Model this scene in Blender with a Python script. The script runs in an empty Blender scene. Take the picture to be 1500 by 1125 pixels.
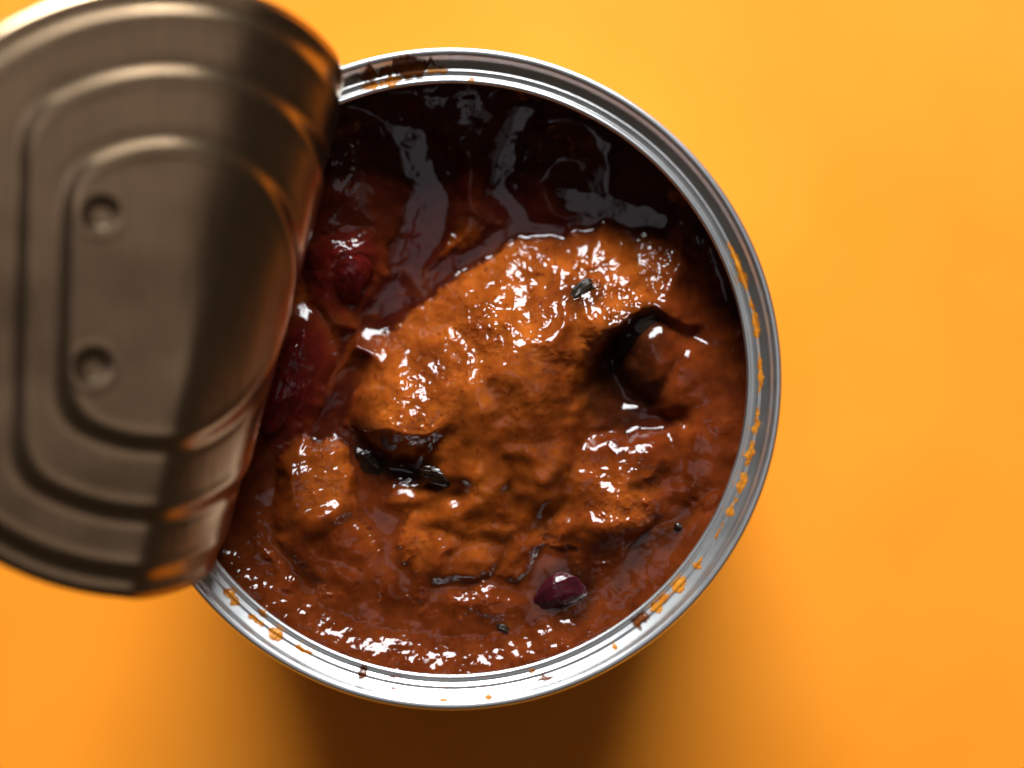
import bpy, bmesh, math, random
import numpy as np
from mathutils import Vector, Matrix

random.seed(7)
rng = np.random.default_rng(11)
scene = bpy.context.scene
MM = 0.001
PX = 12.816                 # photograph pixels per millimetre in the plane of the can rim
CAN_H = 100.0               # mm
CAM_D = 300.0               # camera height above the rim, mm

# ------------------------------------------------------------------ camera
cam_d = bpy.data.cameras.new('camera')
cam = bpy.data.objects.new('camera', cam_d)
scene.collection.objects.link(cam)
cam.location = (0, 0, (CAN_H + CAM_D) * MM)
cam.rotation_euler = (0, 0, 0)
cam_d.sensor_width = 36.0
cam_d.lens = 36.0 * CAM_D / (1500.0 / PX)
cam_d.clip_start = 0.01
cam_d.clip_end = 20.0
cam_d.dof.use_dof = True
cam_d.dof.focus_distance = (CAM_D + 4.5) * MM
cam_d.dof.aperture_fstop = 5.0
cam_d.dof.aperture_blades = 0
scene.camera = cam

# ------------------------------------------------------------------ light
world = bpy.data.worlds.new('World')
scene.world = world
world.use_nodes = True
bg = world.node_tree.nodes['Background']
bg.inputs['Color'].default_value = (1.0, 0.74, 0.52, 1)
bg.inputs['Strength'].default_value = 0.026

def area(name, loc, target, sx, sy, power, col):
    l = bpy.data.lights.new(name, 'AREA')
    l.shape = 'RECTANGLE'; l.size = sx; l.size_y = sy
    l.energy = power; l.color = col
    o = bpy.data.objects.new(name, l)
    scene.collection.objects.link(o)
    o.location = loc
    d = Vector(target) - Vector(loc)
    o.rotation_euler = d.to_track_quat('-Z', 'Y').to_euler()
    return o

# the window behind the can (top of the picture) and the pale ceiling overhead
area('window_light', (0.0, 1.05, 0.72), (0, 0.0, 0.1), 0.72, 0.50, 32.0, (0.96, 0.98, 1.0))
area('ceiling_light', (0.0, 0.10, 1.7), (0.0, 0.10, 0.0), 0.50, 0.50, 0.52, (0.94, 0.90, 1.0))
area('lid_sheen_fill', (0.64, -0.10, 1.5), (0.0, 0.0, 0.1), 0.50, 0.80, 0.34, (1.0, 0.90, 0.88))  # unseen fill lamp, added for the sheen on the lid

scene.view_settings.view_transform = 'Standard'
scene.view_settings.look = 'None'
scene.view_settings.gamma = 1
scene.view_settings.exposure = 0.2
scene.render.engine = 'CYCLES'

# ------------------------------------------------------------------ helpers
def P(px, py, depth=0.0):
    """photo pixel -> place in mm on the plane `depth` mm below the rim"""
    k = (CAM_D + depth) / CAM_D / PX
    return (px - 750) * k, -(py - 562.5) * k

CX, CY = P(660, 555)

def link(o, parent=None):
    scene.collection.objects.link(o)
    if parent is not None:
        o.parent = parent
    return o

def tag(o, label, cat, group=None, kind=None):
    if label: o['label'] = label
    if cat: o['category'] = cat
    if group: o['group'] = group
    if kind: o['kind'] = kind
    return o

def mesh_obj(name, verts, faces, mat, parent=None, smooth=True):
    me = bpy.data.meshes.new(name)
    me.from_pydata([tuple(v) for v in verts], [], faces)
    me.validate()
    if smooth:
        me.polygons.foreach_set('use_smooth', [True] * len(me.polygons))
    me.materials.append(mat)
    o = bpy.data.objects.new(name, me)
    return link(o, parent)

def big_mesh(name, V, F, mat, parent=None):
    me = bpy.data.meshes.new(name)
    me.vertices.add(len(V)); me.vertices.foreach_set('co', V.astype(np.float32).ravel())
    me.loops.add(F.size); me.loops.foreach_set('vertex_index', F.astype(np.int32).ravel())
    me.polygons.add(len(F))
    me.polygons.foreach_set('loop_start', np.arange(0, F.size, F.shape[1], dtype=np.int32))
    me.polygons.foreach_set('loop_total', np.full(len(F), F.shape[1], dtype=np.int32))
    me.polygons.foreach_set('use_smooth', np.ones(len(F), dtype=bool))
    me.update(calc_edges=True)
    me.materials.append(mat)
    return link(bpy.data.objects.new(name, me), parent)

_perm = rng.permutation(512)
def perlin(x, y, seed=0):
    x = x + seed * 17.31; y = y + seed * 9.77
    xi = np.floor(x).astype(int); yi = np.floor(y).astype(int)
    xf = x - xi; yf = y - yi
    u = xf**3 * (xf * (xf * 6 - 15) + 10); v = yf**3 * (yf * (yf * 6 - 15) + 10)
    def g(ix, iy, dx, dy):
        h = _perm[(_perm[ix & 511] + iy) & 511] / 512.0 * 2 * np.pi
        return np.cos(h) * dx + np.sin(h) * dy
    a = g(xi, yi, xf, yf); b = g(xi + 1, yi, xf - 1, yf)
    c = g(xi, yi + 1, xf, yf - 1); d = g(xi + 1, yi + 1, xf - 1, yf - 1)
    return (a + u * (b - a)) * (1 - v) + (c + u * (d - c)) * v * 1.0
def fbm(x, y, oct=4, seed=0, gain=0.5):
    s = 0; a = 1.0; f = 1.0
    for i in range(oct):
        s = s + a * perlin(x * f, y * f, seed + i); a *= gain; f *= 2.03
    return s
def sstep(a, b, x):
    t = np.clip((x - a) / (b - a), 0, 1)
    return t * t * (3 - 2 * t)

def new_mat(name):
    m = bpy.data.materials.new(name); m.use_nodes = True
    nt = m.node_tree
    return m, nt, nt.nodes['Principled BSDF']

def node(nt, t, **kw):
    n = nt.nodes.new(t)
    for k, v in kw.items():
        setattr(n, k, v)
    return n

def noise_tex(nt, scale, detail=4, rough=0.5, vec=None):
    n = node(nt, 'ShaderNodeTexNoise')
    n.inputs['Scale'].default_value = scale
    n.inputs['Detail'].default_value = detail
    n.inputs['Roughness'].default_value = rough
    if vec is not None: nt.links.new(vec, n.inputs['Vector'])
    return n

def ramp(nt, fac, stops):
    r = node(nt, 'ShaderNodeValToRGB')
    els = r.color_ramp.elements
    while len(els) < len(stops): els.new(0.5)
    for e, (p, c) in zip(els, stops):
        e.position = p; e.color = (*c, 1)
    nt.links.new(fac, r.inputs[0])
    return r

# ------------------------------------------------------------------ materials
def m_table():
    m, nt, b = new_mat('orange_paper')
    tc = node(nt, 'ShaderNodeTexCoord')
    n = noise_tex(nt, 14, 5, 0.6, tc.outputs['Object'])
    r = ramp(nt, n.outputs['Fac'], [(0.3, (0.91, 0.265, 0.004)), (0.7, (0.98, 0.335, 0.020))])
    nt.links.new(r.outputs[0], b.inputs['Base Color'])
    b.inputs['Roughness'].default_value = 0.6
    b.inputs['Specular IOR Level'].default_value = 0.3
    f = noise_tex(nt, 900, 3, 0.6, tc.outputs['Object'])
    bp = node(nt, 'ShaderNodeBump'); bp.inputs['Strength'].default_value = 0.15; bp.inputs['Distance'].default_value = 0.0003
    nt.links.new(f.outputs['Fac'], bp.inputs['Height']); nt.links.new(bp.outputs[0], b.inputs['Normal'])
    return m

def m_tin():
    m, nt, b = new_mat('tin_plate')
    b.inputs['Metallic'].default_value = 1.0
    tc = node(nt, 'ShaderNodeTexCoord')
    n = noise_tex(nt, 180, 4, 0.6, tc.outputs['Object'])
    r = ramp(nt, n.outputs['Fac'], [(0.3, (0.78, 0.80, 0.80)), (0.7, (0.85, 0.87, 0.87))])
    nt.links.new(r.outputs[0], b.inputs['Base Color'])
    rr = node(nt, 'ShaderNodeMapRange')
    rr.inputs['To Min'].default_value = 0.28; rr.inputs['To Max'].default_value = 0.38
    nt.links.new(n.outputs['Fac'], rr.inputs['Value']); nt.links.new(rr.outputs[0], b.inputs['Roughness'])
    return m

def m_lid():
    m, nt, b = new_mat('lacquered_lid')
    b.inputs['Metallic'].default_value = 1.0
    tc = node(nt, 'ShaderNodeTexCoord')
    mp = node(nt, 'ShaderNodeMapping')
    mp.inputs['Rotation'].default_value = (0, 0, math.radians(50))
    mp.inputs['Scale'].default_value = (1500, 140, 300)
    nt.links.new(tc.outputs['Object'], mp.inputs['Vector'])
    n = noise_tex(nt, 1.0, 4, 0.6, mp.outputs['Vector'])
    n2 = noise_tex(nt, 90, 4, 0.55, tc.outputs['Object'])
    mx = node(nt, 'ShaderNodeMath', operation='ADD')
    nt.links.new(n.outputs['Fac'], mx.inputs[0]); nt.links.new(n2.outputs['Fac'], mx.inputs[1])
    hf = node(nt, 'ShaderNodeMath', operation='MULTIPLY'); hf.inputs[1].default_value = 0.5
    nt.links.new(mx.outputs[0], hf.inputs[0])
    r = ramp(nt, hf.outputs[0], [(0.3, (0.36, 0.248, 0.148)), (0.7, (0.49, 0.345, 0.210))])
    nt.links.new(r.outputs[0], b.inputs['Base Color'])
    b.inputs['Roughness'].default_value = 0.26
    bp = node(nt, 'ShaderNodeBump'); bp.inputs['Strength'].default_value = 0.12; bp.inputs['Distance'].default_value = 0.0002
    nt.links.new(n.outputs['Fac'], bp.inputs['Height']); nt.links.new(bp.outputs[0], b.inputs['Normal'])
    return m

def m_sauce():
    m, nt, b = new_mat('chili_sauce')
    at = node(nt, 'ShaderNodeAttribute', attribute_name='pigment_shade')
    tc = node(nt, 'ShaderNodeTexCoord')
    n = noise_tex(nt, 900, 5, 0.65, tc.outputs['Object'])
    r = ramp(nt, n.outputs['Fac'], [(0.28, (0.78, 0.70, 0.65)), (0.5, (1, 1, 1)), (0.74, (1.15, 1.18, 1.2))])
    mx = node(nt, 'ShaderNodeMix', data_type='RGBA', blend_type='MULTIPLY')
    mx.inputs[0].default_value = 1.0
    nt.links.new(at.outputs['Color'], mx.inputs[6]); nt.links.new(r.outputs[0], mx.inputs[7])
    nt.links.new(mx.outputs[2], b.inputs['Base Color'])
    b.inputs['Roughness'].default_value = 0.10
    b.inputs['IOR'].default_value = 1.42
    b.inputs['Subsurface Weight'].default_value = 0.8
    b.inputs['Subsurface Radius'].default_value = (1.0, 0.28, 0.08)
    b.inputs['Subsurface Scale'].default_value = 0.0018
    return m

def m_wet(name, c0, c1, rough=0.12, sss=0.25, scale=350, bump=0.25):
    m, nt, b = new_mat(name)
    tc = node(nt, 'ShaderNodeTexCoord')
    n = noise_tex(nt, scale, 5, 0.6, tc.outputs['Object'])
    r = ramp(nt, n.outputs['Fac'], [(0.32, c0), (0.68, c1)])
    nt.links.new(r.outputs[0], b.inputs['Base Color'])
    b.inputs['Roughness'].default_value = rough
    b.inputs['IOR'].default_value = 1.42
    b.inputs['Subsurface Weight'].default_value = sss
    b.inputs['Subsurface Radius'].default_value = (1.0, 0.25, 0.1)
    b.inputs['Subsurface Scale'].default_value = 0.0008
    f = noise_tex(nt, scale * 2.5, 3, 0.5, tc.outputs['Object'])
    bp = node(nt, 'ShaderNodeBump'); bp.inputs['Strength'].default_value = bump; bp.inputs['Distance'].default_value = 0.0006
    nt.links.new(f.outputs['Fac'], bp.inputs['Height']); nt.links.new(bp.outputs[0], b.inputs['Normal'])
    return m

def m_film(name, c0, c1, rough, scale):
    """a dried film: thin and see-through at its edges (vertex attribute 'film' = thickness)"""
    m = m_wet(name, c0, c1, rough, 0.0, scale, 0.2)
    nt = m.node_tree; b = nt.nodes['Principled BSDF']
    at = node(nt, 'ShaderNodeAttribute', attribute_name='film')
    tc = node(nt, 'ShaderNodeTexCoord')
    n = noise_tex(nt, 1500, 4, 0.6, tc.outputs['Object'])
    ad = node(nt, 'ShaderNodeMath', operation='MULTIPLY_ADD')
    nt.links.new(n.outputs['Fac'], ad.inputs[0]); ad.inputs[1].default_value = 0.4
    nt.links.new(at.outputs['Fac'], ad.inputs[2])
    r = node(nt, 'ShaderNodeMapRange'); r.interpolation_type = 'SMOOTHSTEP'
    r.inputs['From Min'].default_value = 0.32; r.inputs['From Max'].default_value = 1.0
    nt.links.new(ad.outputs[0], r.inputs['Value']); nt.links.new(r.outputs[0], b.inputs['Alpha'])
    return m

M = dict(table=m_table(), tin=m_tin(), lid=m_lid(), sauce=m_sauce(),
         bean=m_wet('bean_skin', (0.020, 0.003, 0.005), (0.060, 0.006, 0.010), 0.10),
         red=m_wet('red_pepper_flesh', (0.040, 0.003, 0.003), (0.11, 0.007, 0.005), 0.12, bump=0.3),
         skin=m_wet('dark_pepper_skin', (0.006, 0.003, 0.002), (0.022, 0.009, 0.003), 0.16, 0.0, bump=0.12),
         green=m_wet('green_pepper_skin', (0.008, 0.005, 0.002), (0.028, 0.016, 0.004), 0.4, 0.0, bump=0.15),
         smear=m_film('dried_sauce', (0.36, 0.10, 0.006), (0.62, 0.24, 0.02), 0.2, 700),
         smear_dark=m_film('thick_sauce_smear', (0.07, 0.016, 0.004), (0.20, 0.055, 0.008), 0.2, 700))

# ------------------------------------------------------------------ table
s = 1.6
mesh = mesh_obj('tabletop', [(-s, -s, -0.0), (s, -s, 0), (s, s, 0), (-s, s, 0)], [(0, 1, 2, 3)], M['table'], smooth=False)
tag(mesh, None, None, kind='structure')

# ------------------------------------------------------------------ the can
can = bpy.data.objects.new('food_can', None)
link(can)
can.location = (CX * MM, CY * MM, 0)
tag(can, 'opened silver tin can with its lid peeled back, standing on the orange surface', 'can')

def lathe(name, prof, mat, parent, seg=360, closed=False):
    prof = np.array(prof, float)
    a = np.linspace(0, 2 * np.pi, seg, endpoint=False)
    V = np.zeros((seg, len(prof), 3))
    V[:, :, 0] = np.cos(a)[:, None] * prof[None, :, 0]
    V[:, :, 1] = np.sin(a)[:, None] * prof[None, :, 0]
    V[:, :, 2] = prof[None, :, 1]
    n = len(prof); F = []
    i = np.arange(seg)[:, None]; j = np.arange(n if closed else n - 1)[None, :]
    j2 = (j + 1) % n
    i2 = (i + 1) % seg
    F = np.stack([i * n + j, i2 * n + j, i2 * n + j2, i * n + j2], -1).reshape(-1, 4)
    return big_mesh(name, V.reshape(-1, 3) * MM, F, mat, parent)

def dense(pts, step=0.12):
    """round a polyline a little and resample it"""
    p = np.array(pts, float)
    for _ in range(3):                       # Chaikin
        q = 0.75 * p[:-1] + 0.25 * p[1:]; r_ = 0.25 * p[:-1] + 0.75 * p[1:]
        mid = np.empty((2 * len(q), 2)); mid[0::2] = q; mid[1::2] = r_
        p = np.vstack([p[:1], mid, p[-1:]])
    return p

# body: inner liner + outer wall with ribs
wall = [(0.0, 1.2), (34.5, 1.2), (36.3, 2.2), (36.65, 4.0), (36.65, CAN_H - 4.6)]
outer = [(36.95, CAN_H - 3.6)]
z = CAN_H - 16
outer += [(36.95, z)]
for k in range(9):
    zz = 78 - k * 6.5
    outer += [(36.95, zz + 2.2), (36.35, zz), (36.95, zz - 2.2)]
outer += [(36.95, 5), (37.6, 3.2), (37.7, 1.0), (37.2, 0.02), (36.4, 0.3), (35.5, 1.0), (0, 0.8)]
lathe('can_body', wall + outer, M['tin'], can, 256)

rim_prof = dense([(37.2, CAN_H - 3.4), (37.75, CAN_H - 3.1), (37.98, CAN_H - 2.5), (38.0, CAN_H - 0.75), (37.88, CAN_H - 0.18), (37.55, CAN_H),
                  (37.12, CAN_H - 0.10), (36.92, CAN_H - 0.32), (36.72, CAN_H - 0.72), (36.45, CAN_H - 0.98), (35.85, CAN_H - 1.28), (35.66, CAN_H - 1.42),
                  (35.52, CAN_H - 1.40), (35.40, CAN_H - 1.30), (35.22, CAN_H - 1.34), (34.98, CAN_H - 1.56), (34.80, CAN_H - 1.62),
                  (34.66, CAN_H - 1.50), (34.46, CAN_H - 1.28), (34.22, CAN_H - 1.26), (34.02, CAN_H - 1.38), (33.96, CAN_H - 1.55), (34.02, CAN_H - 1.75),
                  (34.3, CAN_H - 1.85), (35.0, CAN_H - 2.1), (35.8, CAN_H - 2.2), (36.35, CAN_H - 3.0), (36.85, CAN_H - 3.6), (37.2, CAN_H - 3.4)])
rim = lathe('rim', rim_prof, M['tin'], can, 512)

# ------------------------------------------------------------------ the peeled lid (still attached on the left)
LID_R = 33.9
A0 = -27.1                      # where the bend starts, mm from the can's axis along n
nx, ny = 0.970, -0.2425         # n: across the bend, towards the open side
tx, ty = -0.2425, -0.970        # t: along the bend (down in the picture)
LID_Z = CAN_H - 1.8
def lid_relief(sc, v):
    """height of the pressed steps towards the inner face, mm; sc from the disc centre"""
    r = np.hypot(sc, v)
    w = 0.967 * sc + 0.2545 * v                   # towards the straight side of the pressed panels
    def dpanel(R, cut, rc):
        a = r - R; b = w - cut
        k = rc
        hh = np.clip(0.5 + 0.5 * (b - a) / k, 0, 1)
        return a * (1 - hh) + b * hh + k * hh * (1 - hh)
    h = np.zeros_like(r)
    for R, cut, hgt in ((30.9, 22.5, 0.42), (24.3, 15.2, 0.42), (16.5, 10.7, 0.43)):
        d = dpanel(R, cut, 3.0)
        h += hgt * (1 - sstep(-0.85, 0.85, d))
        h += 0.06 * np.exp(-((d + 1.1) / 0.6) ** 2)      # slight bead along the step
        h -= 0.05 * np.exp(-((d - 1.15) / 0.5) ** 2)
    for (a_, b_) in ((9.1, -6.56), (5.24, 9.57)):
        d = np.hypot(sc - a_, v - b_)
        h -= 0.36 * (1 - sstep(0.7, 2.2, d))
        h += 0.04 * np.exp(-((d - 2.5) / 0.45) ** 2)
    h += 0.10 * fbm(sc * 0.09, v * 0.09, 2, 3)
    return h

TH_MAX = math.radians(164)
_SG = np.linspace(0, 20, 8001)
_D = _SG[1] - _SG[0]
def _integrate(curv):
    th = np.concatenate([[0], np.cumsum((curv[1:] + curv[:-1]) / 2) * _D])
    bx = np.concatenate([[0], np.cumsum((np.cos(th[1:]) + np.cos(th[:-1])) / 2) * _D])
    bz = np.concatenate([[0], np.cumsum((np.sin(th[1:]) + np.sin(th[:-1])) / 2) * _D])
    return th, bx, bz
def _profile(r0, th0, kp, lp, le):
    """hard bend of radius r0 up to th0, a slowly turning facet (curvature kp over lp), then the end crease over le"""
    q = _SG - 0.28; l0 = r0 * th0
    c = np.where((q > 0) & (q < l0), 1 / r0, 0) + np.where((q >= l0) & (q < l0 + lp), kp, 0)
    c = c + np.where((q >= l0 + lp) & (q < l0 + lp + le), (TH_MAX - c.sum() * _D) / le, 0)
    return _integrate(np.convolve(c, np.ones(121) / 121, 'same'))
_PA = _profile(0.74, math.radians(124), 0.30, 1.90, 0.6)             # far half: a broad soft curl
_PB = _profile(0.72, math.radians(127), 0.12, 1.20, 0.40)            # near half: folded harder, with a crease
def lid_map(sc, v, off):
    """disc coords -> can-local mm; off: offset along the inner-face normal"""
    s_ = sc - A0                                   # distance past the bend start
    rho = 6.8 - 0.013 * v                          # a slightly conical curl
    sg = s_ / rho
    wb = sstep(-9, 14, v)
    mixp = lambda k: np.interp(sg, _SG, _PA[k]) * (1 - wb) + np.interp(sg, _SG, _PB[k]) * wb
    th = mixp(0); x = mixp(1) * rho; z_ = mixp(2) * rho
    x = np.where(sg < 0, s_, x); z_ = np.where(sg < 0, 0, z_); th = np.where(sg < 0, 0, th)
    # inner face normal: down at th=0, up at th=pi
    x = x + np.sin(th) * off; z_ = z_ - np.cos(th) * off
    a = A0 + x
    v = v - 1.53 * th / TH_MAX                     # the sheet was pulled slightly askew
    return np.stack([nx * a + tx * v, ny * a + ty * v, LID_Z + z_], -1)

def build_lid():
    nr, na = 190, 420
    rr = np.linspace(0.02, 1, nr) * LID_R
    aa = np.linspace(0, 2 * np.pi, na, endpoint=False)
    R_, A_ = np.meshgrid(rr, aa, indexing='ij')
    sc = R_ * np.cos(A_); v = R_ * np.sin(A_)
    h = lid_relief(sc, v)
    # turned-down torn edge
    h = h - 0.45 * sstep(LID_R - 0.9, LID_R, R_)
    keep = sstep(0, 3, sc - A0)                 # no relief where the lid still sits in the can
    top = lid_map(sc, v, h * keep)
    bot = lid_map(sc, v, h * keep - 0.24)
    V = np.concatenate([top.reshape(-1, 3), bot.reshape(-1, 3)])
    F = []
    i = np.arange(nr - 1)[:, None]; j = np.arange(na)[None, :]; j2 = (j + 1) % na
    q = np.stack([i * na + j, (i + 1) * na + j, (i + 1) * na + j2, i * na + j2], -1).reshape(-1, 4)
    N = nr * na
    q2 = q[:, ::-1] + N
    e0 = (nr - 1) * na
    jj = np.arange(na); jj2 = (jj + 1) % na
    e = np.stack([e0 + jj, e0 + jj + N, e0 + jj2 + N, e0 + jj2], -1)
    F = np.concatenate([q, q2, e])
    # close the pinhole at the centre
    lid = big_mesh('lid', V * MM, F, M['lid'], can)
    bm = bmesh.new(); bm.from_mesh(lid.data)
    bm.verts.ensure_lookup_table()
    cap = lambda ks: bm.faces.new([bm.verts[k] for k in ks])
    cap(range(na)); cap(range(nr * na + na - 1, nr * na - 1, -1))
    for f_ in bm.faces: f_.smooth = True
    bmesh.ops.recalc_face_normals(bm, faces=bm.faces)
    bm.to_mesh(lid.data); bm.free()
    lid['label'] = 'brown lacquered lid curled back, its pressed inner face up'
    return lid
build_lid()

# ------------------------------------------------------------------ dried sauce on the rim
_top = int(np.argmax(rim_prof[:, 1]))
_lip = int(np.argmin(rim_prof[:, 0]))
_seg = rim_prof[_top:_lip + 1][::-1]
def smear(a_px, w_deg, r0, r1, mat, thick=0.10, seed=0):
    """a splash on the rim: centre angle from a photo pixel, between the radii r0 < r1 (mm)"""
    thick *= 0.6; r0 -= 0.15; r1 += 0.15; w_deg *= 1.25
    px, py = a_px
    ang = math.atan2(-(py - 555), px - 660)
    na, nt_ = max(16, int(w_deg * 6)), 20
    loc = np.linspace(-1, 1, na)
    V = []; F = []; film = []
    f1 = lambda a, b, o, sd: float(fbm(np.array(a), np.array(b), o, sd))
    for i, l in enumerate(loc):
        al = ang + math.radians(w_deg / 2) * l
        arc = l * w_deg * 0.5
        e1 = f1(arc * 0.5, seed * 3.3, 3, 2); e2 = f1(arc * 0.45 + 9, seed * 3.3, 3, 4)
        sh = max(0.02, 1 - abs(l) ** 3) ** 0.6
        mid = (r0 + r1) / 2 + 0.35 * e1 * (r1 - r0); hw = (r1 - r0) / 2 * sh * max(0.08, 1 + 1.5 * e2)
        for j in range(nt_):
            q = -1 + 2 * j / (nt_ - 1)
            r = min(max(mid + hw * q, 34.0), 37.5)
            z0 = np.interp(r, _seg[:, 0], _seg[:, 1]); dz = (np.interp(r + .06, _seg[:, 0], _seg[:, 1]) - np.interp(r - .06, _seg[:, 0], _seg[:, 1])) / .12
            th = thick * (max(0, 1 - q * q) ** 0.5) * (max(0, 1 - l * l) ** 0.4) * (1 + 0.6 * f1(arc * 1.6, q * 1.5, 1, seed)) - 0.012
            ln = math.hypot(1, dz); film.append(max(0, 1 - q * q) * max(0, 1 - l * l) ** 0.7)
            V.append(((r - dz / ln * th) * math.cos(al) * MM, (r - dz / ln * th) * math.sin(al) * MM, (z0 + th / ln) * MM))
    for i in range(na - 1):
        for j in range(nt_ - 1):
            F.append((i * nt_ + j, (i + 1) * nt_ + j, (i + 1) * nt_ + j + 1, i * nt_ + j + 1))
    o = mesh_obj('sauce_smear', V, F, mat, rim)
    at = o.data.attributes.new('film', 'FLOAT', 'POINT'); at.data.foreach_set('value', film)
    return o

S, D = M['smear'], M['smear_dark']
smears = [((580, 95), 15, 35.1, 37.0, D, .16), ((560, 118), 8, 34.4, 35.3, S, .10), ((690, 118), 1.2, 34.2, 34.5, S, .07), ((640, 104), 4, 35.2, 35.8, S, .08),
          ((1082, 390), 9, 35.25, 35.75, S, .06), ((1104, 470), 8, 35.3, 35.8, S, .06), ((1114, 545), 7, 35.25, 35.7, S, .06),
          ((1118, 618), 5, 35.1, 35.8, S, .09), ((1110, 668), 4.6, 35.1, 35.8, S, .09), ((1098, 712), 4, 35.2, 35.9, S, .1),
          ((1084, 748), 3.6, 35.1, 35.85, S, .09), ((1066, 785), 3.4, 35.2, 35.7, S, .08),
          ((1030, 830), 2.4, 34.9, 35.8, S, .14), ((1000, 865), 4.2, 34.9, 35.7, S, .12), ((972, 892), 5.0, 34.8, 35.7, S, .14), ((944, 915), 3.2, 34.7, 36.0, D, .14),
          ((800, 1002), 3.4, 35.9, 36.3, D, .06), ((905, 955), 1.0, 35.9, 36.2, S, .06), ((780, 985), 1.2, 34.8, 35.1, S, .06), ((715, 1022), 1.2, 36.5, 36.8, S, .05),
          ((528, 995), 1.6, 34.7, 35.8, D, .10), ((575, 1003), 2.4, 34.8, 35.3, D, .08), ((578, 1016), 2.0, 36.0, 36.3, D, .05), ((650, 1030), 1.2, 36.7, 37.0, S, .05),
          ((398, 935), 3.2, 35.0, 36.0, S, .14), ((372, 912), 3.4, 35.2, 35.8, S, .1), ((335, 878), 4.0, 35.0, 36.0, S, .14), ((385, 898), 2.2, 34.3, 34.8, S, .08), ((440, 960), 3.5, 35.2, 35.6, S, .05)]
for k, (p_, w_, t0, t1, m_, th_) in enumerate(smears):
    smear(p_, w_, t0, t1, m_, th_, k + 1)

# ------------------------------------------------------------------ the chili: one surface of pools and coated lumps
FD = 7.0                                            # mean depth of the food below the rim
NG = 760
half = 36.6
gx = np.linspace(-half, half, NG)
X, Y = np.meshgrid(gx, gx, indexing='ij')          # can-local mm
kf = (CAM_D + FD) / CAM_D / PX
FX, FY = P(660, 555)
PXI = (X + CX) / kf + 750                          # photo pixel of each grid point
PYI = 562.5 - (Y + CY) / kf
PXW = PXI + 14 * fbm(X * 0.16, Y * 0.16, 3, 21)    # warped, so that no lump is a clean ellipse
PYW = PYI + 14 * fbm(X * 0.16, Y * 0.16, 3, 27)

def ell(cx, cy, rx, ry, rot, warp=True):
    c, s_ = math.cos(math.radians(rot)), math.sin(math.radians(rot))
    dx = (PXW if warp else PXI) - cx; dy = (PYW if warp else PYI) - cy
    return np.hypot((dx * c + dy * s_) / rx, (-dx * s_ + dy * c) / ry)
def dome(cx, cy, rx, ry, rot=0, p=1.0):
    d = ell(cx, cy, rx, ry, rot)
    return np.clip(1 - d ** 2, 0, None) ** p
def smax(a, b, k):
    h_ = np.clip(0.5 + 0.5 * (a - b) / k, 0, 1)
    return b * (1 - h_) + a * h_ + k * h_ * (1 - h_)

rad = np.hypot(X, Y)
liquid = -11.2 + 4.5 * sstep(400, 860, PYI) + 0.28 * fbm(X * 0.14, Y * 0.14, 2, 2)
lump = np.full_like(X, -14.0)
def add(cx, cy, rx, ry, rot, top, base=4.0, p=0.8, k=0.9):
    """a lump whose summit reaches `top` mm (below the rim)"""
    global lump
    e = ell(cx, cy, rx, ry, rot)
    l = top - base + base * np.clip(1 - e ** 2, 0, None) ** p - 4.0 * np.clip(e - 1, 0, None)
    lump = smax(lump, l, k)
def bump(cx, cy, rx, ry, rot, h):
    global lump
    lump = lump + h * np.exp(-1.4 * ell(cx, cy, rx, ry, rot) ** 2)

# upper, shaded lumps with pools between them
add(498, 265, 108, 125, 8, -8.4, 3.0)
add(692, 235, 66, 118, -6, -9.2, 2.2)
add(655, 330, 46, 60, 20, -9.9, 1.8)
add(690, 138, 260, 50, 0, -9.5, 2.2)
add(815, 245, 66, 92, 0, -9.7, 2.2)
add(985, 250, 96, 95, 38, -9.4, 2.2)
add(1060, 440, 50, 130, 10, -8.2, 2.4)
add(650, 372, 34, 84, 38, -9.9, 1.6)
add(500, 400, 62, 92, 12, -7.8, 3.2)
add(420, 570, 62, 130, 14, -7.0, 3.0)
# the big central mound: a rough cone, its far side facing the window
def cone(cx, cy, rx, ry, rot, top, base, k=1.2, soft=0.05, near=1.0):
    global lump
    c_, s_ = math.cos(math.radians(rot)), math.sin(math.radians(rot))
    a_ = ((PXW - cx) * c_ + (PYW - cy) * s_) / rx; b_ = (-(PXW - cx) * s_ + (PYW - cy) * c_)
    b_ = np.where(b_ > 0, b_ / (ry * near), b_ / ry)
    e = np.hypot(a_, b_)
    lump = smax(lump, top - base * (np.sqrt(e * e + soft) - soft ** 0.5) / (math.sqrt(1 + soft) - soft ** 0.5), k)
def slab(cx, cy, rx, ry, rot, top, fall, lip=0.80, steep=14, k=0.35):
    """a chunk whose face slopes down away from its near edge, with a crisp outline"""
    global lump
    e = ell(cx, cy, rx, ry, rot)
    along = (cy + ry - PYW) / (2 * ry)
    lump = smax(lump, top - fall * np.clip(along, 0, 1.2) - steep * np.clip(e - lip, 0, None) ** 1.3, k)
cone(742, 530, 228, 180, -20, -2.4, 8.2, 1.2, 0.08, 2.6)
cone(705, 528, 165, 158, 0, -2.2, 7.8, 1.0, 0.08, 3.0)
cone(795, 500, 140, 170, -8, -2.6, 8.2, 1.1, 0.08, 2.6)
cone(890, 455, 72, 130, 34, -3.0, 5.6, 1.0, 0.1)
cone(650, 600, 120, 120, 0, -3.6, 4.6, 1.2, 0.1)
slab(600, 568, 92, 92, 10, -2.5, 3.9, 0.74, 11, 0.6)
add(985, 440, 66, 52, 24, -5.4, 3.6, 0.9, 1.0)
add(985, 555, 80, 78, 0, -6.5, 3.0, 0.9, 1.2)
add(745, 700, 170, 110, 0, -5.2, 4.0, 0.9, 1.6)
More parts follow.
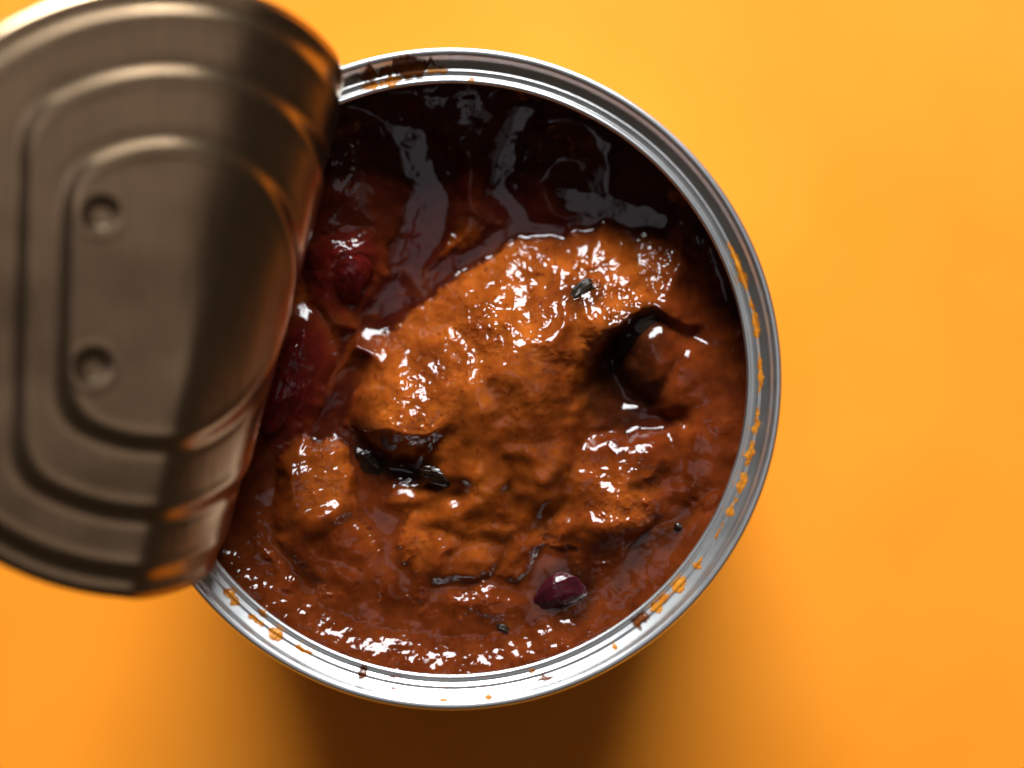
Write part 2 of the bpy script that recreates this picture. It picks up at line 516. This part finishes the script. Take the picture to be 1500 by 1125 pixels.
# lower half: one thick mass, barely parted
add(690, 815, 330, 150, 0, -6.1, 2.6, 0.7, 1.5)
slab(468, 705, 70, 88, 14, -4.4, 3.2, 0.55, 6, 0.8)
add(450, 810, 110, 90, 20, -5.9, 2.4, 0.75, 1.4)
slab(935, 675, 62, 56, 0, -5.0, 1.6, 0.5, 6, 0.8)
cone(890, 755, 110, 75, -38, -4.2, 3.4, 1.0, 0.15)
add(1030, 690, 70, 150, 12, -6.6, 2.0, 0.8, 1.6)

bump(580, 850, 14, 60, 4, 0.7); bump(695, 725, 13, 34, 0, 0.8); bump(540, 780, 40, 60, 10, 0.7)
bump(640, 740, 70, 36, -8, 0.6); bump(745, 800, 60, 44, 10, 0.6); bump(640, 830, 44, 36, 0, 0.4)
bump(830, 700, 36, 60, 20, 0.6); bump(720, 900, 60, 30, 0, 0.6); bump(420, 850, 26, 24, 0, 0.6); bump(500, 870, 36, 30, 0, 0.35)
bump(680, 440, 60, 34, -30, 0.5); bump(760, 560, 44, 30, 10, 0.5); bump(700, 600, 50, 40, 0, 0.4); bump(800, 480, 40, 34, 0, 0.4)
bump(820, 372, 44, 18, -25, 0.6); bump(755, 350, 60, 18, -12, 0.6)
for _ in range(46):                                   # small diced bits under the sauce
    a_ = random.uniform(0, 2 * math.pi); r_ = 400 * math.sqrt(random.random())
    rr_ = random.uniform(12, 26)
    bump(660 + r_ * math.cos(a_), 560 + r_ * math.sin(a_), rr_, rr_ * random.uniform(0.5, 1), random.uniform(0, 180), random.uniform(0.15, 0.45))
# hollows and creases
bump(915, 512, 32, 74, 42, -2.6); bump(915, 575, 74, 60, -20, -2.6)
add(965, 520, 46, 66, 12, -6.3, 3.0, 0.8, 0.5); bump(1010, 470, 40, 30, 0, -1.0)
bump(528, 650, 30, 60, -20, -2.0); bump(612, 694, 60, 20, 18, -1.6)
bump(950, 805, 100, 20, -44, -1.5); bump(800, 860, 34, 56, 10, -0.9); bump(860, 900, 60, 24, -20, -0.9)
bump(850, 630, 40, 70, 40, -0.6); bump(560, 740, 26, 70, -22, -1.0); bump(690, 790, 60, 18, 20, -0.5); bump(840, 800, 20, 60, 25, -0.7)

def channel(pts, w, d0=0.6, slope=0.05):
    """a runnel of thin liquid along photo points, w pixels wide"""
    global lump
    dist = np.full_like(X, 1e4)
    for (ax, ay), (bx_, by_) in zip(pts[:-1], pts[1:]):
        ux, uy = bx_ - ax, by_ - ay
        t = np.clip(((PXW - ax) * ux + (PYW - ay) * uy) / (ux * ux + uy * uy), 0, 1)
        dist = np.minimum(dist, np.hypot(PXW - ax - t * ux, PYW - ay - t * uy))
    lump = -smax(-lump, -(liquid - d0 + slope * np.clip(dist - w / 2, 0, None)), 0.4)
channel([(590, 196), (618, 240), (640, 300), (620, 360), (590, 420), (556, 456)], 28)
channel([(768, 160), (752, 220), (735, 270), (762, 325)], 16)
channel([(556, 458), (620, 415), (690, 368), (760, 332), (825, 332)], 18, 0.5, 0.08)
channel([(845, 285), (900, 302), (962, 322)], 26)
channel([(512, 540), (488, 605), (466, 640)], 14, 0.4, 0.08)
channel([(1052, 345), (1086, 440)], 16)

def crease(pts, w, depth):
    """a soft furrow between two lumps along photo points"""
    global lump
    dist = np.full_like(X, 1e4)
    for (ax, ay), (bx_, by_) in zip(pts[:-1], pts[1:]):
        ux, uy = bx_ - ax, by_ - ay
        t = np.clip(((PXW - ax) * ux + (PYW - ay) * uy) / (ux * ux + uy * uy), 0, 1)
        dist = np.minimum(dist, np.hypot(PXW - ax - t * ux, PYW - ay - t * uy))
    lump = lump - depth * np.exp(-(dist / w) ** 2)
crease([(505, 640), (530, 730), (562, 790), (596, 850)], 16, 1.3)
crease([(690, 718), (620, 745), (566, 772)], 14, 0.8)
crease([(858, 600), (848, 680), (802, 760), (790, 850)], 20, 1.2)
crease([(868, 645), (930, 622), (1004, 612)], 15, 1.0)
crease([(640, 862), (720, 850), (790, 880)], 15, 0.7)
crease([(398, 720), (402, 800), (456, 862)], 14, 0.8)
crease([(965, 785), (905, 850), (850, 905)], 14, 0.9)
crease([(740, 720), (760, 780), (730, 830)], 13, 0.6)
bump(470, 760, 30, 34, 0, 0.5); bump(620, 800, 30, 22, 0, 0.5); bump(690, 880, 40, 20, 0, 0.5); bump(870, 770, 40, 22, -20, 0.6); bump(915, 715, 26, 22, 0, 0.5)

n1 = fbm(X * 0.22, Y * 0.22, 2, 31)
n2 = fbm(X * 0.62, Y * 0.62, 2, 41, 0.5)
n3 = fbm(X * 1.38, Y * 1.38, 2, 51, 0.45)
wet = sstep(0.0, 0.55, lump - liquid + 0.45 * n2 + 0.3 * n3)   # 0 on the pools, 1 on the coated lumps
hgt = smax(liquid, lump, 0.7)
rough_c = np.clip(np.maximum.reduce([dome(735, 440, 190, 130), dome(600, 560, 85, 110), dome(470, 680, 60, 70), dome(900, 420, 80, 110, 30), 0.3 * dome(690, 220, 70, 110),
                                     0.35 * dome(500, 300, 110, 150), dome(910, 720, 90, 70, -30), 0.5 * dome(580, 860, 60, 110), 0.5 * dome(730, 890, 90, 60)]) * 1.5, 0, 1)
calm = sstep(-0.1, 0.35, fbm(X * 0.13, Y * 0.13, 2, 61))
upz = 1 - sstep(290, 370, PYI)
grain = (1 - 0.6 * upz) * np.clip((0.20 + 0.80 * rough_c) * (0.5 + 0.6 * calm) + 0.10 * calm, 0, 1.1)
bead = np.log1p(np.exp(5 * (n3 - 0.05))) / 5         # rounded pulp grains standing in a smooth film
hgt = hgt + wet * ((0.45 + 0.20 * sstep(640, 760, PYI) - 0.1 * upz) * n1 + grain * (0.22 * n2 + 0.36 * bead))
hgt = hgt + (1 - wet) * 0.045 * n2
# the sauce climbs a little where it meets the can wall
edge_n = 0.5 + 0.9 * fbm(X * 0.35, Y * 0.35, 2, 95)
low = sstep(700, 900, PYI)
low = low * (1 - 0.75 * sstep(800, 930, PXI))
hgt = hgt + low * (1.8 * sstep(29.9, 34.9, rad + 0.5 * n1) * (0.85 + 0.2 * edge_n) + sstep(28.5, 31.5, rad) * (0.09 * n2 + 0.13 * bead)) + (1 - low) * 0.7 * sstep(33.2, 36.6, rad)
hgt = np.minimum(hgt, -3.4 + 3.0 * (1 - sstep(20, 32, rad)))

# pigment: the food's own colours, with shade painted into the far zone and hollows
def mixc(a, b, f): return a + (b - a) * f[..., None]
C = lambda *c: np.array(c, float)
liq_c = C(0.058, 0.007, 0.003); rust = C(0.185, 0.032, 0.005); amber = C(0.33, 0.076, 0.008); brick = C(0.165, 0.030, 0.005); deep = C(0.035, 0.008, 0.003)
col = np.zeros(X.shape + (3,)) + liq_c
col = mixc(col, brick, sstep(560, 820, PYI) * 0.85)
col = mixc(col, rust, wet * np.clip(0.75 + 0.4 * n1, 0, 1))
mound = np.clip(1.7 * np.maximum.reduce([dome(740, 480, 215, 190), dome(605, 570, 85, 110), dome(900, 410, 80, 130, 34), 0.7 * dome(470, 690, 75, 90), 0.6 * dome(900, 735, 90, 60, -38), 0.7 * dome(690, 720, 210, 140)]), 0, 1)
col = mixc(col, amber, mound * wet * np.clip(0.75 + 0.8 * fbm(X * 0.2, Y * 0.2, 3, 71), 0, 1))
col = mixc(col, brick, sstep(0.05, 0.5, fbm(X * 0.2, Y * 0.2, 3, 81)) * 0.6)
col = mixc(col, deep, np.clip(1.5 * np.maximum.reduce([dome(920, 510, 55, 95, 38), dome(910, 575, 80, 70, -20), dome(540, 655, 40, 60, -25), dome(610, 695, 70, 24, 18), dome(830, 870, 56, 50, -20), 0.6 * dome(955, 800, 95, 22, -42), 0.7 * dome(855, 435, 36, 30, -30)]), 0, 1) * 0.85)  # hollows: dark skins, and shade painted into the colour
redp = np.clip(1.5 * np.maximum.reduce([dome(500, 390, 70, 80, 15), dome(430, 560, 60, 120, 15)]), 0, 1)
col = mixc(col, C(0.11, 0.006, 0.006), redp * 0.85)
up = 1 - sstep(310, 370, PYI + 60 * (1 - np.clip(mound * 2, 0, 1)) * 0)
col = mixc(col, C(0.050, 0.006, 0.003), up * 0.88)  # shade under the far can wall, painted in as a darker colour
tone = 0.78 + 0.5 * np.clip(0.5 + 0.9 * fbm(X * 0.33, Y * 0.33, 3, 101), 0, 1) - 0.22 * sstep(600, 680, PYI) * (1 - sstep(880, 940, PYI)) * sstep(-0.2, 0.3, fbm(X * 0.12, Y * 0.12, 2, 111))
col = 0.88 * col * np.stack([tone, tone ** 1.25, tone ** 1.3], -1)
fleck = sstep(0.40, 0.55, fbm(X * 1.1, Y * 1.1, 2, 91)) * wet
col = mixc(col, C(0.10, 0.014, 0.005), fleck * 0.6)

ok = rad < half
idx = -np.ones(X.shape, int); idx[ok] = np.arange(ok.sum())
V = np.stack([X[ok], Y[ok], CAN_H + hgt[ok]], -1) * MM
qa = idx[:-1, :-1]; qb = idx[1:, :-1]; qc = idx[1:, 1:]; qd = idx[:-1, 1:]
good = (qa >= 0) & (qb >= 0) & (qc >= 0) & (qd >= 0)
F = np.stack([qa[good], qb[good], qc[good], qd[good]], -1)
sauce = big_mesh('chili_stew', V, F, M['sauce'])
sauce.location = can.location
ca = sauce.data.color_attributes.new('pigment_shade', 'FLOAT_COLOR', 'POINT')
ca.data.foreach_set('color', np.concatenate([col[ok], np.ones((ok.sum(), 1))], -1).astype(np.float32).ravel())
tag(sauce, 'thick orange-brown chili sauce with coated lumps filling the open can', 'chili')

def food_z(px, py):
    x, y = P(px, py, FD)
    i = int(round((x - CX + half) / (2 * half) * (NG - 1))); j = int(round((y - CY + half) / (2 * half) * (NG - 1)))
    return CAN_H + hgt[i, j]

# ------------------------------------------------------------------ pieces lying in the sauce
def blob(name, px, py, L, W, T, rot, mat, label, cat, sink=0.45, bend=0.25, rough=0.06, seed=1, tilt=(0, 0), group=None):
    """a bent, uneven bean- or dice-like piece (sizes in mm), its long side at `rot` degrees in the picture"""
    bm = bmesh.new()
    bmesh.ops.create_icosphere(bm, subdivisions=5, radius=1)
    co = np.array([v.co[:] for v in bm.verts])
    n_ = fbm(co[:, 0] * 1.4 + co[:, 2], co[:, 1] * 1.4 - co[:, 2], 3, seed)
    n_2 = fbm(co[:, 0] * 5 + co[:, 2] * 3, co[:, 1] * 5 - co[:, 2] * 2, 2, seed + 3)
    f = 1 + rough * 2.2 * n_ + rough * 0.3 * n_2
    x = co[:, 0] * f * L / 2; y = co[:, 1] * f * W / 2; z_ = co[:, 2] * f * T / 2
    y = y - bend * W * (co[:, 0] ** 2 - 0.35)
    for v, a, b, c in zip(bm.verts, x, y, z_): v.co = (a * MM, b * MM, c * MM)
    for f_ in bm.faces: f_.smooth = True
    me = bpy.data.meshes.new(name); bm.to_mesh(me); bm.free(); me.materials.append(mat)
    o = link(bpy.data.objects.new(name, me))
    X0, Y0 = P(px, py, FD)
    o.location = (X0 * MM, Y0 * MM, (food_z(px, py) + T / 2 - sink * T) * MM)
    o.rotation_euler = (math.radians(tilt[0]), math.radians(tilt[1]), math.radians(-rot))
    return tag(o, label, cat, group)

blob('kidney_bean', 822, 868, 7.4, 4.3, 3.6, -16, M['bean'], 'dark purple kidney bean half sunk in sauce near the lower rim', 'bean', 0.74, 0.2, 0.05, 3)
blob('red_pepper_piece', 500, 392, 7.5, 6.5, 4.0, 60, M['red'], 'deep red pepper chunk with rough wet skin beside the lid edge', 'pepper', 0.88, 0.1, 0.10, 5)
blob('red_pepper_strip', 418, 566, 13.0, 5.2, 3.6, 108, M['red'], 'long dark red pepper strip in shade under the curled lid', 'pepper', 0.88, 0.1, 0.10, 8)
blob('pepper_skin', 936, 478, 8.4, 4.6, 2.8, -34, M['skin'], 'blackened pepper skin fold with bright glint in the right hollow of the mound', 'pepper skin', 0.62, 0.15, 0.10, 2)
blob('pepper_skin', 543, 684, 5.6, 3.4, 1.8, 55, M['skin'], 'blackened pepper skin sunk in the crease left of the mound', 'pepper skin', 0.84, 0.1, 0.12, 4)
blob('pepper_skin', 648, 700, 5.4, 2.0, 1.6, 22, M['skin'], 'narrow black pepper skin under the lower edge of the mound', 'pepper skin', 0.80, 0.1, 0.12, 5)
blob('pepper_skin', 848, 432, 4.2, 1.7, 1.0, -48, M['green'], 'small dark green pepper fleck on top of the mound ridge', 'pepper skin', 0.80, 0.1, 0.2, 6)
blob('pepper_skin', 737, 920, 1.8, 0.9, 0.8, 30, M['green'], 'tiny green pepper fleck in the sauce close to the bottom rim', 'pepper skin', 0.6, 0.1, 0.16, 7)
blob('peppercorn', 993, 772, 1.0, 1.0, 0.8, 0, M['skin'], 'tiny round dark speck in the smooth sauce at the right', 'peppercorn', 0.4, 0, 0.03, 9)
